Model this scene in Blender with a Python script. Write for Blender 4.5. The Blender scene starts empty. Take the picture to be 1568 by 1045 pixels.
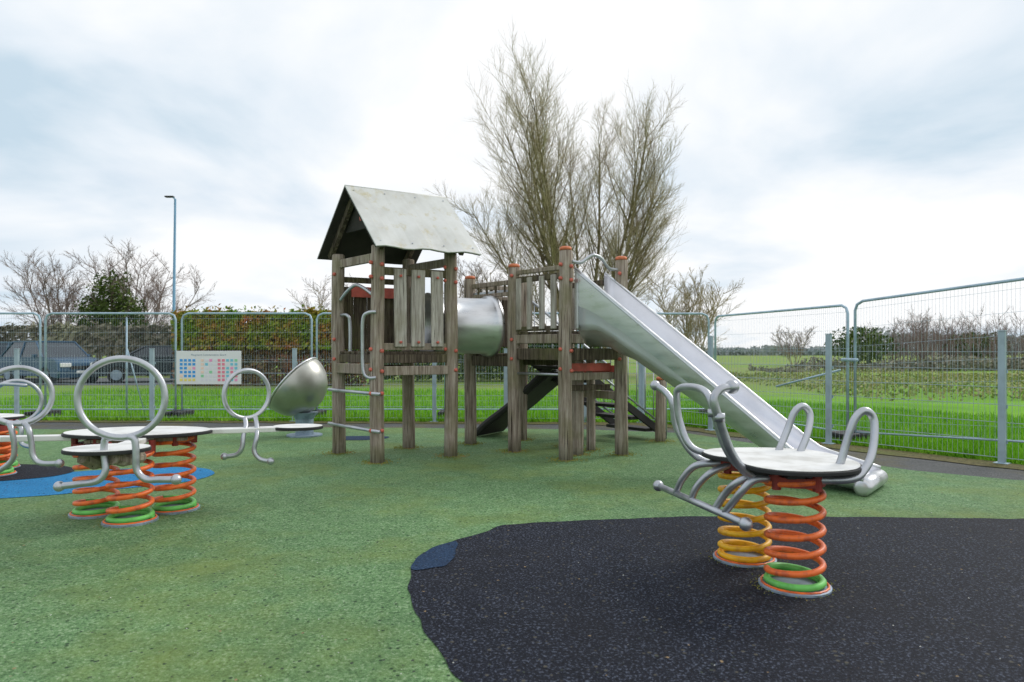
import bpy, bmesh, math, random
from mathutils import Vector, Matrix, noise as mnoise
R = random.Random(7)
scene = bpy.context.scene
V = Vector

# ---------------------------------------------------------------- materials
def newmat(name):
    m = bpy.data.materials.new(name); m.use_nodes = True
    nt = m.node_tree; b = nt.nodes["Principled BSDF"]
    return m, nt, b
def N(nt, t, **kw):
    n = nt.nodes.new(t)
    for k, v in kw.items():
        if k in n.inputs: n.inputs[k].default_value = v
        else: setattr(n, k, v)
    return n
def ramp(nt, src, stops):
    r = nt.nodes.new("ShaderNodeValToRGB")
    el = r.color_ramp.elements
    while len(el) < len(stops): el.new(0.5)
    for e, (p, c) in zip(el, stops):
        e.position = p
        e.color = (c, c, c, 1) if isinstance(c, (int, float)) else (*c, 1)
    nt.links.new(src, r.inputs[0]); return r
def mixc(nt, f, a, b, mode='MIX'):
    m = nt.nodes.new("ShaderNodeMix"); m.data_type = 'RGBA'; m.blend_type = mode
    for sock, val in ((m.inputs[0], f), (m.inputs[6], a), (m.inputs[7], b)):
        if isinstance(val, (int, float)): sock.default_value = val
        elif isinstance(val, tuple): sock.default_value = (*val, 1)
        else: nt.links.new(val, sock)
    return m.outputs[2]
def coords(nt, scale=(1, 1, 1)):
    tc = nt.nodes.new("ShaderNodeTexCoord"); mp = nt.nodes.new("ShaderNodeMapping")
    mp.inputs["Scale"].default_value = scale
    nt.links.new(tc.outputs["Object"], mp.inputs[0]); return mp.outputs[0]
def noise_(nt, vec, scale, detail=3, rough=.55):
    n = N(nt, "ShaderNodeTexNoise", Scale=scale, Detail=detail, Roughness=rough)
    nt.links.new(vec, n.inputs["Vector"]); return n.outputs[0]
def bump(nt, b, h, strength=.3, dist=.01):
    bp = N(nt, "ShaderNodeBump", Strength=strength, Distance=dist)
    nt.links.new(h, bp.inputs["Height"]); nt.links.new(bp.outputs[0], b.inputs["Normal"])

def rubber(name, dark, mid, light, stain, pit, stain_amt=.6, gl=.25, sc=70, broad=(.8, 1.0)):
    m, nt, b = newmat(name); vec = coords(nt)
    n1 = noise_(nt, vec, sc, 2, .75)
    c = ramp(nt, n1, [(.37, dark), (.48, mid), (.56, mid), (.66, light)]).outputs[0]
    n2 = noise_(nt, vec, .9, 7, .62)
    c = mixc(nt, ramp(nt, n2, [(.46, 0.0), (.68, stain_amt)]).outputs[0], c, stain)
    n4 = noise_(nt, vec, 4.5, 5, .7)
    c = mixc(nt, ramp(nt, n4, [(.35, .35), (.6, 0.0)]).outputs[0], c, dark)
    n5 = noise_(nt, vec, .35, 3, .5)
    c = mixc(nt, 1.0, c, ramp(nt, n5, [(.35, broad[0]), (.65, broad[1])]).outputs[0], 'MULTIPLY')
    vo = N(nt, "ShaderNodeTexVoronoi", Scale=19.0, Randomness=1.0); nt.links.new(vec, vo.inputs["Vector"])
    pm = ramp(nt, vo.outputs["Distance"], [(.13, 1.0), (.2, 0.0)]).outputs[0]
    n3 = ramp(nt, noise_(nt, vec, 7, 2), [(.46, 0.0), (.52, 1.0)]).outputs[0]
    c = mixc(nt, mixc(nt, 1.0, pm, n3, 'MULTIPLY'), c, pit)
    nt.links.new(c, b.inputs["Base Color"])
    b.inputs["Roughness"].default_value = .8
    b.inputs["Specular IOR Level"].default_value = gl
    bump(nt, b, n1, .7, .008)
    return m
M = {}
M['green'] = rubber("green_rubber", (.055, .12, .048), (.148, .285, .115), (.35, .47, .29), (.20, .245, .045), (.02, .045, .02), .6)
M['black'] = rubber("black_rubber", (.003, .004, .008), (.010, .013, .024), (.11, .13, .18), (.018, .018, .022), (.08, .075, .06), .45, .2)
M['blue'] = rubber("blue_rubber", (.01, .16, .38), (.02, .27, .60), (.08, .42, .7), (.02, .14, .3), (.01, .03, .06), .4)
M['dblue'] = rubber("dark_blue_rubber", (.005, .018, .05), (.013, .045, .105), (.06, .11, .2), (.01, .02, .05), (.005, .01, .02), .4)
M['tarmac'] = rubber("tarmac", (.06, .065, .065), (.115, .12, .12), (.19, .19, .19), (.15, .13, .04), (.04, .04, .03), .85)
M['moss'] = rubber("mossy_edge", (.06, .06, .02), (.15, .13, .045), (.24, .20, .09), (.10, .15, .02), (.03, .03, .01), .7, .2, 30)

def simple(name, col, rough=.5, metal=0., var=.25, scale=6., bmp=0., stretch=(1, 1, 1), col2=None, spec=.5):
    m, nt, b = newmat(name); vec = coords(nt, stretch)
    n = noise_(nt, vec, scale, 6, .6)
    d = col2 or tuple(x * (1 - var) for x in col)
    l = tuple(min(1, x * (1 + var * .6)) for x in col)
    c = ramp(nt, n, [(.35, d), (.5, col), (.68, l)]).outputs[0]
    nt.links.new(c, b.inputs["Base Color"])
    b.inputs["Metallic"].default_value = metal
    b.inputs["Specular IOR Level"].default_value = spec
    rr = ramp(nt, n, [(.3, max(0, rough - .08)), (.7, min(1, rough + .1))]).outputs[0]
    nt.links.new(rr, b.inputs["Roughness"])
    if bmp: bump(nt, b, n, bmp, .01)
    return m
def wood(name, dark, mid, light, moss, ma=.5):
    m, nt, b = newmat(name)
    n = noise_(nt, coords(nt, (16, 16, 1.1)), 2.2, 8, .65)
    c = ramp(nt, n, [(.3, dark), (.46, mid), (.64, light)]).outputs[0]
    n2 = noise_(nt, coords(nt), 2.6, 5, .6)
    c = mixc(nt, ramp(nt, n2, [(.47, 0.), (.66, ma)]).outputs[0], c, moss)
    n3 = noise_(nt, coords(nt, (40, 40, .8)), 2, 3, .5)
    crack = ramp(nt, n3, [(.31, 1.), (.37, 0.)]).outputs[0]
    c = mixc(nt, crack, c, (.03, .022, .016))
    nt.links.new(c, b.inputs["Base Color"]); b.inputs["Roughness"].default_value = .85
    b.inputs["Specular IOR Level"].default_value = .25
    bump(nt, b, n3, .6, .012); return m
M['wood'] = wood("weathered_post_wood", (.125, .092, .07), (.275, .22, .18), (.46, .395, .335), (.20, .19, .09))
M['board'] = wood("grey_board_wood", (.18, .16, .14), (.38, .345, .31), (.57, .54, .49), (.23, .21, .12), .4)
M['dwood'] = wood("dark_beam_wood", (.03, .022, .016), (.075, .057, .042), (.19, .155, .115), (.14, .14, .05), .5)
M['steel'] = simple("brushed_stainless", (.66, .67, .69), .33, .88, .16, 3., 0.02, (1, 1, 4))
M['slide'] = simple("slide_steel", (.74, .75, .81), .38, .5, .10, 2.4, .02)
M['tube'] = simple("tube_steel", (.50, .52, .56), .38, .8, .16, 7.)
M['galv'] = simple("galvanised_steel", (.40, .53, .63), .5, .3, .2, 8.)
M['fpost'] = simple("grey_fence_paint", (.36, .46, .52), .55, .1, .15, 5.)
M['wire'] = simple("fence_wire", (.36, .46, .53), .5, .2, .1, 8.)
M['wireg'] = simple("fence_wire_grey", (.38, .46, .50), .55, .1, .1, 8.)
M['orange'] = simple("orange_spring_paint", (.86, .17, .03), .45, 0, .3, 14., .05, (1, 1, 1), (.50, .10, .04))
M['yellow'] = simple("yellow_spring_paint", (.92, .50, .012), .42, 0, .2, 14., .05, (1, 1, 1), (.70, .33, .02))
M['greenp'] = simple("green_spring_paint", (.15, .55, .11), .45, 0, .25, 12.)
M['dred'] = simple("rusty_bracket", (.26, .03, .02), .6, 0, .4, 12.)
M['redcap'] = simple("red_cap", (.60, .14, .10), .5, 0, .25, 20.)
M['ocap'] = simple("orange_cap", (.70, .20, .09), .5, 0, .25, 20.)
M['plate'] = simple("pale_plate_top", (.80, .80, .78), .42, 0, .08, 5., .02, (1, 1, 1), (.62, .61, .57))
M['pedge'] = simple("plate_rubber_edge", (.02, .02, .022), .6, 0, .2, 10.)
M['base'] = simple("spring_base", (.26, .34, .42), .55, .3, .3, 10.)
m, nt, b = newmat("roof_sheet"); vec = coords(nt)
c = ramp(nt, noise_(nt, vec, 2.2, 7, .6), [(.3, (.54, .53, .50)), (.5, (.66, .66, .64)), (.7, (.74, .74, .74))]).outputs[0]
c = mixc(nt, ramp(nt, noise_(nt, vec, 5.5, 6, .7), [(.55, 0.), (.71, .7)]).outputs[0], c, (.50, .42, .20))
nt.links.new(c, b.inputs["Base Color"]); b.inputs["Roughness"].default_value = .45; M['roof'] = m
M['under'] = simple("shaded_roof_underside", (.03, .026, .022), .8, 0, .4, 5.)  # near-black: shade of the roof interior put into the colour
M['sheetred'] = simple("faded_red_panel", (.62, .13, .10), .6, 0, .3, 6.)
M['sheetdark'] = simple("dark_panel", (.035, .032, .032), .7, 0, .3, 6.)
M['bark'] = simple("tree_bark", (.22, .18, .11), .9, 0, .4, 4., 0, (1, 1, 1), (.12, .11, .06), .2)
M['barky'] = simple("yellowish_bark", (.38, .32, .20), .9, 0, .35, 1.0, 0, (1, 1, 1), (.25, .19, .13), .2)
M['barkr'] = simple("twig_bark", (.27, .21, .19), .9, 0, .35, 1.2, 0, (1, 1, 1), (.17, .14, .14), .2)
def leafmat(name, a, bb, c_, sc=1.5):
    m, nt, b = newmat(name); vec = coords(nt)
    n = noise_(nt, vec, sc, 6, .75)
    c = ramp(nt, n, [(.36, a), (.5, bb), (.64, c_)]).outputs[0]
    nt.links.new(c, b.inputs["Base Color"]); b.inputs["Roughness"].default_value = .8
    b.inputs["Specular IOR Level"].default_value = .2
    return m
M['hedge'] = leafmat("hedge_leaves", (.14, .28, .02), (.28, .30, .05), (.50, .16, .06), 1.0)
M['hedgeb'] = leafmat("hedge_lower", (.10, .09, .035), (.20, .12, .06), (.34, .13, .07), 1.3)
M['ever'] = leafmat("evergreen_leaves", (.045, .075, .018), (.085, .13, .03), (.15, .20, .05), 1.2)
M['scrub'] = leafmat("scrub", (.14, .14, .105), (.23, .215, .16), (.31, .31, .20), .35)
M['rough'] = leafmat("rough_grass", (.16, .25, .04), (.27, .31, .09), (.36, .30, .16), .5)
M['far'] = leafmat("hazy_distant_trees", (.22, .26, .28), (.31, .34, .34), (.37, .39, .34), .05)  # pale grey-blue: distance haze is mixed into the tree colour
m, nt, b = newmat("grass_ground"); vec = coords(nt)
c = ramp(nt, noise_(nt, vec, .35, 8, .7), [(.33, (.10, .27, .012)), (.5, (.165, .40, .018)), (.7, (.25, .49, .035))]).outputs[0]
c = mixc(nt, ramp(nt, noise_(nt, vec, 40, 4, .7), [(.4, .5), (.6, 0.)]).outputs[0], c, (.07, .17, .012))
sx = nt.nodes.new("ShaderNodeSeparateXYZ"); nt.links.new(vec, sx.inputs[0])
mr = N(nt, "ShaderNodeMapRange"); mr.inputs[1].default_value = 16; mr.inputs[2].default_value = 26
nt.links.new(sx.outputs[1], mr.inputs[0])
c = mixc(nt, mixc(nt, 1., mr.outputs[0], ramp(nt, noise_(nt, vec, .16, 4), [(.35, .3), (.6, .95)]).outputs[0], 'MULTIPLY'), c, (.25, .28, .10))
nt.links.new(c, b.inputs["Base Color"]); b.inputs["Roughness"].default_value = .95
b.inputs["Specular IOR Level"].default_value = .1; M['grass'] = m
M['blade'] = leafmat("grass_blades", (.12, .30, .015), (.20, .46, .02), (.31, .56, .05), 3.)
M['asphalt'] = simple("road_asphalt", (.12, .125, .13), .9, 0, .2, 20.)
M['glass'] = simple("car_glass", (.03, .045, .06), .12, 0, .1, 2., 0, (1, 1, 1), None, .6)
M['tyre'] = simple("tyre", (.02, .02, .02), .8)
M['white'] = simple("sign_white", (.82, .83, .84), .4, 0, .03, 3.)
M['lampm'] = simple("lamp_column_steel", (.14, .30, .44), .5, .2, .1, 2.)

# ---------------------------------------------------------------- mesh helpers
def empty(name, loc=(0, 0, 0)):
    e = bpy.data.objects.new(name, None); e.location = loc
    e.empty_display_size = .2; scene.collection.objects.link(e); return e
def catmull(pts, n=6, closed=False):
    P = [V(p) for p in pts]; out = []; L = len(P)
    rng = range(L if closed else L - 1)
    for i in rng:
        if closed: a, b_, c_, d = P[(i - 1) % L], P[i], P[(i + 1) % L], P[(i + 2) % L]
        else: a, b_, c_, d = P[max(i - 1, 0)], P[i], P[i + 1], P[min(i + 2, L - 1)]
        for k in range(n):
            t = k / n
            out.append(.5 * ((2 * b_) + (c_ - a) * t + (2 * a - 5 * b_ + 4 * c_ - d) * t * t + (3 * b_ - a - 3 * c_ + d) * t ** 3))
    if not closed: out.append(P[-1])
    return out
class MB:
    def __init__(s): s.v = []; s.f = []
    def tube(s, pts, r, k=8, closed=False, cap=True):
        P = [V(p) for p in pts]; n = len(P)
        rr = r if isinstance(r, (list, tuple)) else [r] * n
        base = len(s.v); up = None
        for i, p in enumerate(P):
            if closed: t = P[(i + 1) % n] - P[i - 1]
            else: t = P[min(i + 1, n - 1)] - P[max(i - 1, 0)]
            if t.length < 1e-9: t = V((0, 0, 1))
            t.normalize()
            if up is None:
                up = V((0, 0, 1)) if abs(t.z) < .9 else V((1, 0, 0))
            a = up - t * up.dot(t)
            if a.length < 1e-6: a = t.orthogonal()
            a.normalize(); up = a; c = t.cross(a)
            for j in range(k):
                w = 2 * math.pi * j / k
                s.v.append(p + (a * math.cos(w) + c * math.sin(w)) * rr[i])
        for i in range(n if closed else n - 1):
            i2 = (i + 1) % n
            for j in range(k):
                j2 = (j + 1) % k
                s.f.append((base + i * k + j, base + i * k + j2, base + i2 * k + j2, base + i2 * k + j))
        if cap and not closed:
            s.f.append(tuple(base + j for j in range(k))[::-1])
            s.f.append(tuple(base + (n - 1) * k + j for j in range(k)))
        return s
    def box(s, c, ax, ay, az):
        c, ax, ay, az = V(c), V(ax), V(ay), V(az); b0 = len(s.v)
        for x, y, z in ((-1, -1, -1), (1, -1, -1), (1, 1, -1), (-1, 1, -1), (-1, -1, 1), (1, -1, 1), (1, 1, 1), (-1, 1, 1)):
            s.v.append(c + ax * x * .5 + ay * y * .5 + az * z * .5)
        for f in ((0, 3, 2, 1), (4, 5, 6, 7), (0, 1, 5, 4), (1, 2, 6, 5), (2, 3, 7, 6), (3, 0, 4, 7)):
            s.f.append(tuple(b0 + i for i in f))
        return s
    def beam(s, p, q, z0, z1, th, ext=0., off=0.):
        p, q = V((p[0], p[1], 0)), V((q[0], q[1], 0)); d = (q - p).normalized()
        n = V((-d.y, d.x, 0)); L = (q - p).length + 2 * ext
        c = (p + q) / 2 + n * off; c.z = (z0 + z1) / 2
        return s.box(c, d * L, n * th, V((0, 0, z1 - z0)))
    def sphere(s, c, r, n=10):
        c = V(c); b0 = len(s.v)
        for i in range(n + 1):
            th = math.pi * i / n
            for j in range(n * 2):
                ph = math.pi * j / n
                s.v.append(c + V((math.sin(th) * math.cos(ph), math.sin(th) * math.sin(ph), math.cos(th))) * r)
        m = n * 2
        for i in range(n):
            for j in range(m):
                j2 = (j + 1) % m
                s.f.append((b0 + i * m + j, b0 + (i + 1) * m + j, b0 + (i + 1) * m + j2, b0 + i * m + j2))
        return s
    def prism(s, poly, z0, z1):
        n = len(poly); b0 = len(s.v)
        for z in (z0, z1):
            for p in poly: s.v.append(V((p[0], p[1], z)))
        s.f.append(tuple(b0 + i for i in range(n))[::-1]); s.f.append(tuple(b0 + n + i for i in range(n)))
        for i in range(n):
            j = (i + 1) % n; s.f.append((b0 + i, b0 + j, b0 + n + j, b0 + n + i))
        return s
    def make(s, name, mat, parent=None, smooth=False, bevel=0., solid=0.):
        me = bpy.data.meshes.new(name); me.from_pydata([tuple(x) for x in s.v], [], s.f); me.update()
        bm = bmesh.new(); bm.from_mesh(me); bmesh.ops.recalc_face_normals(bm, faces=bm.faces); bm.to_mesh(me); bm.free()
        if smooth:
            me.polygons.foreach_set("use_smooth", [True] * len(me.polygons))
        o = bpy.data.objects.new(name, me); scene.collection.objects.link(o)
        for mm in (mat if isinstance(mat, list) else [mat]): me.materials.append(mm)
        if parent: o.parent = parent; o.matrix_parent_inverse = parent.matrix_world.inverted()
        if solid:
            md = o.modifiers.new("s", 'SOLIDIFY'); md.thickness = solid
        if bevel:
            md = o.modifiers.new("b", 'BEVEL'); md.width = bevel; md.segments = 2
        return o
def sheet(name, poly, z, mat):
    me = bpy.data.meshes.new(name)
    bm = bmesh.new(); f = bm.faces.new([bm.verts.new((p[0], p[1], z)) for p in poly])
    bmesh.ops.triangulate(bm, faces=[f]); bmesh.ops.recalc_face_normals(bm, faces=bm.faces)
    for f in bm.faces:
        if f.normal.z < 0: f.normal_flip()
    bm.to_mesh(me); bm.free(); me.materials.append(mat)
    o = bpy.data.objects.new(name, me); scene.collection.objects.link(o); return o
def sm(pts, n=6): return [(p.x, p.y) for p in catmull([(a, b, 0) for a, b in pts], n, True)]
def wob(pts, amp=.012):
    return [(x + amp * mnoise.noise(V((x * 6, y * 6, 1))), y + amp * mnoise.noise(V((x * 6, y * 6, 9)))) for x, y in pts]

# ---------------------------------------------------------------- ground
sheet("grass_field", [(-900, -200), (900, -200), (900, 1500), (-900, 1500)], 0, M['grass'])
sheet("tarmac_path", [(-16, -3), (12, -3), (9.5, 3.2), (5.62, 7.72), (2.3, 12.0), (-12, 12.5), (-16, 12.7)], .004, M['tarmac'])
ge = [(-11, -2), (8, -2), (8, 6.0), (4.97, 6.75), (4.25, 7.3), (3.85, 8.0), (3.4, 9.2), (2.7, 10.5), (1.2, 11.0), (-3, 11.3), (-7, 11.0), (-11, 11.3)]
sheet("green_rubber_surface", ge, .008, M['green'])
def strip(name, cl, w0, z, mat):
    pts = [V((a, b_, 0)) for a, b_ in cl]; pts = catmull(pts, 12); L = []; Rr = []
    for i, p in enumerate(pts):
        t = (pts[min(i + 1, len(pts) - 1)] - pts[max(i - 1, 0)]).normalized(); n = V((-t.y, t.x, 0))
        ww = w0 * (1 + .5 * mnoise.noise(p * 2.1))
        L.append(p + n * ww); Rr.append(p - n * ww)
    sheet(name, [(p.x, p.y) for p in L + Rr[::-1]], z, mat)
strip("moss_strip", [(6.6, 6.2), (5.45, 7.6), (4.5, 8.85), (3.3, 10.4), (2.2, 11.7), (-2, 12.1), (-8, 12.3), (-12, 12.4)], .24, .012, M['moss'])
bl = [(-.201, 2.664), (-.340, 2.986), (-.451, 3.273), (-.555, 3.672), (-.592, 3.996), (-.565, 4.31), (-.411, 4.574), (-.202, 4.80), (-.05, 5.0), (.321, 5.10), (1.08, 5.225), (1.59, 5.27), (2.6, 5.25), (3.89, 5.19), (6.3, 5.1), (6.8, 3), (6, .2), (2, -.3), (.5, 1.2)]
sheet("black_rubber_surface", wob(sm(bl, 24), .02), .012, M['black'])
sheet("blue_rubber_patch", wob(sm([(-.588, 3.99), (-.566, 4.30), (-.415, 4.56), (-.36, 4.50), (-.375, 4.10), (-.46, 4.02)], 12), .015), .016, M['dblue'])
sheet("blue_rubber_circle", wob(sm([(-4.43, 5.9), (-3.8, 6.22), (-3.2, 6.6), (-3.1, 7.1), (-3.5, 7.45), (-4.34, 7.3), (-5.0, 7.0), (-6.5, 6.6), (-6.5, 5.4)], 8)), .012, M['blue'])
sheet("dark_rubber_patch", wob(sm([(-4.7, 6.85), (-4.65, 7.25), (-5.2, 7.6), (-6.6, 7.5), (-6.6, 6.3), (-5.3, 6.55)], 8)), .016, M['black'])
sheet("slate_rubber_patch", wob(sm([(-2.45, 9.7), (-1.9, 9.75), (-1.85, 10.1), (-2.5, 10.1)], 6)), .012, M['dblue'])
sheet("road", [(-60, 24.5), (-13, 24.5), (-11.6, 27), (-11, 31), (-60, 31)], .006, M['asphalt'])

def scatter(name, n, smin, smax, mat, ymax=9.5):
    d = MB()
    for i in range(n):
        y = 1.6 + R.random() ** 1.4 * (ymax - 1.6); x = R.uniform(-.8, .8) * y
        s_ = R.uniform(smin, smax); a = R.uniform(0, 6.28)
        c = V((x, y, .021)); b0 = len(d.v)
        for k in range(5):
            w = a + k * 1.257; rr = s_ * R.uniform(.5, 1.3); d.v.append(c + V((math.cos(w) * rr, math.sin(w) * rr, R.uniform(0, .003))))
        d.f.append(tuple(b0 + k for k in range(5)))
    d.make(name, mat)
scatter("fallen_leaf_debris", 260, .003, .009, simple("leaf_litter", (.24, .17, .09), .9, 0, .6, 3., 0, (1, 1, 1), (.07, .05, .03)))
scatter("dark_grit", 1200, .002, .009, simple("grit", (.03, .04, .03), .9), 8)
scatter("pale_grit", 200, .002, .005, simple("pale_grit_col", (.55, .56, .52), .8), 7)
mt = MB()
def tuft(cx, cy, r, n, sp=.06, sz=1.):
    for i in range(n):
        a = R.uniform(0, 6.28); q = r + abs(R.gauss(0, sp)); x, y = cx + math.cos(a) * q, cy + math.sin(a) * q
        s_ = R.uniform(.004, .011) * sz; b0 = len(mt.v)
        mt.v += [V((x - s_, y, .017)), V((x + s_, y + s_ * .4, .018)), V((x, y + s_, .018 + s_ * .8))]; mt.f.append((b0, b0 + 1, b0 + 2))
for c in ((1.54, 3.72), (1.43, 4.2), (-2.865, 5.126), (-3.268, 5.37), (-2.72, 5.5)): tuft(*c, .188, 150, .03, .5)

# grass blades beyond the fence
gb = MB()
def blades(n, fx):
    for i in range(n):
        x, y = fx(); h = R.uniform(.05, .14) * (1 + .3 * mnoise.noise(V((x, y, 0)))); w = R.uniform(.006, .014) * (1 + (y - 8) * .04)
        a = R.uniform(0, 6.28); lx, ly = R.uniform(-.05, .05), R.uniform(-.05, .05); b0 = len(gb.v)
        gb.v += [V((x - math.cos(a) * w, y - math.sin(a) * w, 0)), V((x + math.cos(a) * w, y + math.sin(a) * w, 0)), V((x + lx, y + ly, h))]
        gb.f.append((b0, b0 + 1, b0 + 2))
def f_back():
    x = R.uniform(-13, 4.5); return x, 12.5 - (x + 12) * .035 + R.uniform(0, 1) ** 1.6 * 9
def f_right():
    t = R.uniform(-.2, 1.4); k = R.uniform(0, 1) ** 1.5 * 6
    return 2.3 + 3.24 * t + .8 * k + .05, 12.1 - 4.34 * t + .6 * k + .05
blades(42000, f_back); blades(38000, f_right)
gb.make("grass_tufts", M['blade'])

# ---------------------------------------------------------------- fences
def mesh_fence(name, p, q, h, spacing, postpos, posth):
    root = empty(name); p, q = V((*p, 0)), V((*q, 0)); L = (q - p).length; d = (q - p) / L
    n = V((-d.y, d.x, 0))
    w = MB(); k = int(L / spacing)
    for i in range(k + 1):
        a = p + d * (i * spacing)
        w.tube([a + V((0, 0, .06)), a + V((0, 0, h))], .0021, 3, cap=False)
    z = .07
    while z <= h:
        for o in (-.006, .006):
            w.tube([p + n * o + V((0, 0, z)), q + n * o + V((0, 0, z))], .003, 4, cap=False)
        z += .2
    w.make("mesh_wires", M['wireg'], root)
    po = MB(); cl = MB()
    for t in postpos:
        a = p + d * t + n * -.035
        po.box(a + V((0, 0, posth / 2)), d * .07, n * .05, V((0, 0, posth)))
        po.box(a + V((0, 0, posth + .008)), d * .08, n * .06, V((0, 0, .012)))
        for zz in (.25, .65, 1.05): cl.box(a + n * .04 + V((0, 0, zz)), d * .085, n * .02, V((0, 0, .04)))
        cl.box(a + V((0, 0, .012)), d * .14, n * .12, V((0, 0, .012)))
    po.make("posts", M['fpost'], root, bevel=.004); cl.make("clips", M['galv'], root)
    return root
mesh_fence("mesh_panel_fence", (-14, 12.6), (2.3, 12.1), 1.2, .055, [.6, 3.3, 5.0, 7.5, 10.1, 12.62, 13.9, 15.3, 16.28], 1.3)
mesh_fence("mesh_panel_fence", (2.33, 12.07), (7.6, 5.0), 1.36, .055, [.0, 1.45, 3.39, 5.41, 7.7], 1.50)

def heras(p, q, z0a=.02, z0b=.02, h=1.96):
    root = empty("temporary_fence_panel"); p, q = V((*p, 0)), V((*q, 0)); L = (q - p).length; d = (q - p) / L
    def at(s, t): return p + d * s + V((0, 0, z0a + (z0b - z0a) * s / L + t))
    fr = MB(); c = .12
    fr.tube([at(0, 0), at(0, h - c), at(.03, h - .04), at(c, h), at(L - c, h), at(L - .03, h - .04), at(L, h - c), at(L, 0)], .02, 8)
    fr.tube([at(0, .14), at(L, .14)], .013, 6)
    fr.make("frame", M['galv'], root, True)
    w = MB(); k = int(L / .045)
    for i in range(1, k):
        s_ = i * L / k; w.tube([at(s_, .14), at(s_, h)], .0013, 3, cap=False)
    z = .3
    while z < h:
        w.tube([at(0, z), at(L, z)], .0019, 3, cap=False); z += .26
    w.make("wires", M['wire'], root)
    n = V((-d.y, d.x, 0))
    b = MB()
    for s_ in (0, L):
        a = p + d * s_; b.box(a + V((0, 0, .07)), n * .6, d * .22, V((0, 0, .13)))
    b.make("foot_blocks", M['pedge'], root, bevel=.02)
heras((-11.6, 12.95), (-8.95, 12.95)); heras((-8.85, 12.95), (-6.38, 12.95)); heras((-6.26, 12.95), (-3.80, 12.95))
heras((-3.7, 12.95), (-1.27, 12.95)); heras((-1.18, 12.95), (1.25, 12.95)); heras((1.34, 12.98), (3.76, 13.05))
heras((3.9, 13.1), (4.78, 9.72), -.03, -.03); heras((4.80, 9.55), (6.55, 5.9), .0, .24)
st = MB()
st.tube([(-7.28, 12.9, 1.9), (-7.28, 12.9, .03)], .018, 6); st.tube([(-7.15, 13.3, .03), (-7.28, 12.92, 1.3)], .014, 6)
st.make("fence_stay_pole", M['galv'], None, True)
st = MB(); st.tube([(4.74, 9.85, 1.0), (4.1, 10.6, .72)], .016, 6); st.tube([(4.74, 9.8, 1.15), (4.78, 9.45, 1.15)], .025, 6)
st.make("fence_brace", M['galv'], None, True)

# ---------------------------------------------------------------- sign
sg = empty("picture_board_sign"); yS = 12.25
x0, x1, z0, z1 = -6.02, -4.86, .67, 1.27
MB().box(((x0 + x1) / 2, yS, (z0 + z1) / 2), (x1 - x0, 0, 0), (0, .02, 0), (0, 0, z1 - z0)).make("board", M['white'], sg, bevel=.004)
cols = [(.05, .35, .8), (.85, .25, .35), (.95, .72, .6), (.2, .6, .75), (.8, .8, .86), (.9, .35, .6), (.3, .7, .4), (.9, .75, .2)]
cm = [simple("icon_colour", c, .5, 0, .02) for c in cols]
mbs = [MB() for _ in cols]
for i in range(14):
    for j in range(6):
        if i in (4,): continue
        ci = 0 if i < 4 else (2 if i < 6 and j < 5 else 4 if i < 9 else 1 if i < 11 else R.choice([3, 5, 6, 1]) if i > 11 else 3)
        if R.random() < .15: ci = R.randrange(8)
        if i < 4 and j > 4: ci = 7
        mbs[ci].box((x0 + .09 + i * .0755, yS - .0125, z1 - .17 - j * .07), (.05, 0, 0), (0, .004, 0), (0, 0, .046))
for mb_, mm in zip(mbs, cm):
    if mb_.v: mb_.make("icons", mm, sg)
cu = bpy.data.curves.new("title", 'FONT'); cu.body = "Playground Communication Board"; cu.size = .045; cu.align_x = 'CENTER'
to = bpy.data.objects.new("title", cu); scene.collection.objects.link(to); to.parent = sg
to.location = ((x0 + x1) / 2, yS - .013, z1 - .085); to.rotation_euler = (math.pi / 2, 0, 0)
cu.materials.append(M['base'])

# ---------------------------------------------------------------- play tower
A1, A2, A3, A4 = (-1.53, 7.76), (-2.15, 8.46), (-.735, 8.22), (-1.355, 8.92)
B1, B2, B3, B4 = (.623, 7.944), (.026, 8.617), (1.337, 8.357), (.74, 9.03)
C1, C2 = (-.57, 9.29), (.14, 9.70)
U = V((.866, .5, 0)); Vv = V((-.663, .748, 0))
tower = empty("timber_play_tower")
def lerp(p, q, t): return (p[0] + (q[0] - p[0]) * t, p[1] + (q[1] - p[1]) * t)
pm = MB(); caps = MB(); bolts = MB()
def post(p, h, r=.078, cap=False):
    n = 10; pts = []; rr = []
    ph = R.uniform(0, 9)
    for i in range(n + 1):
        z = h * i / n
        pts.append((p[0] + .007 * math.sin(z * 2 + ph), p[1] + .007 * math.cos(z * 1.6 + ph), z)); rr.append(r * (1.05 - .07 * i / n + R.uniform(-.015, .015)))
    pts.append((pts[-1][0], pts[-1][1], h + .012)); rr.append(r * .85)
    pm.tube(pts, rr, 18)
    tuft(p[0], p[1], r + .01, 220, .08)
    if cap:
        caps.tube([(p[0], p[1], h + .012), (p[0], p[1], h + .045), (p[0], p[1], h + .055)], [r * .92, r * .9, r * .6], 16)
for p, h, c in ((A1, 2.47, 0), (A2, 2.46, 0), (A3, 2.46, 0), (A4, 2.46, 0), (B1, 2.44, 1), (B2, 2.32, 1), (B3, 2.38, 1), (B4, 2.34, 1), (C1, 2.24, 1), (C2, 2.24, 1)):
    post(p, h, .078, c)
post((2.08, 9.55), .86, .07, 1); post((.80, 8.35), 1.3, .07); post((1.0, 8.7), 1.3, .055)
def bolt(p, z, dx=-.0, dy=-.08):
    c = V((p[0] + dx, p[1] + dy, z)); dd = V((dx, dy, 0)).normalized()
    bolts.tube([c - dd * .01, c + dd * .015, c + dd * .024], [.022, .022, .014], 10)
for p in (A1, A3, B1):
    for z in (2.28, 1.30, 1.07, 2.12): bolt(p, z, -.06, -.055); bolt(p, z - .02, .06, -.055)
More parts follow.
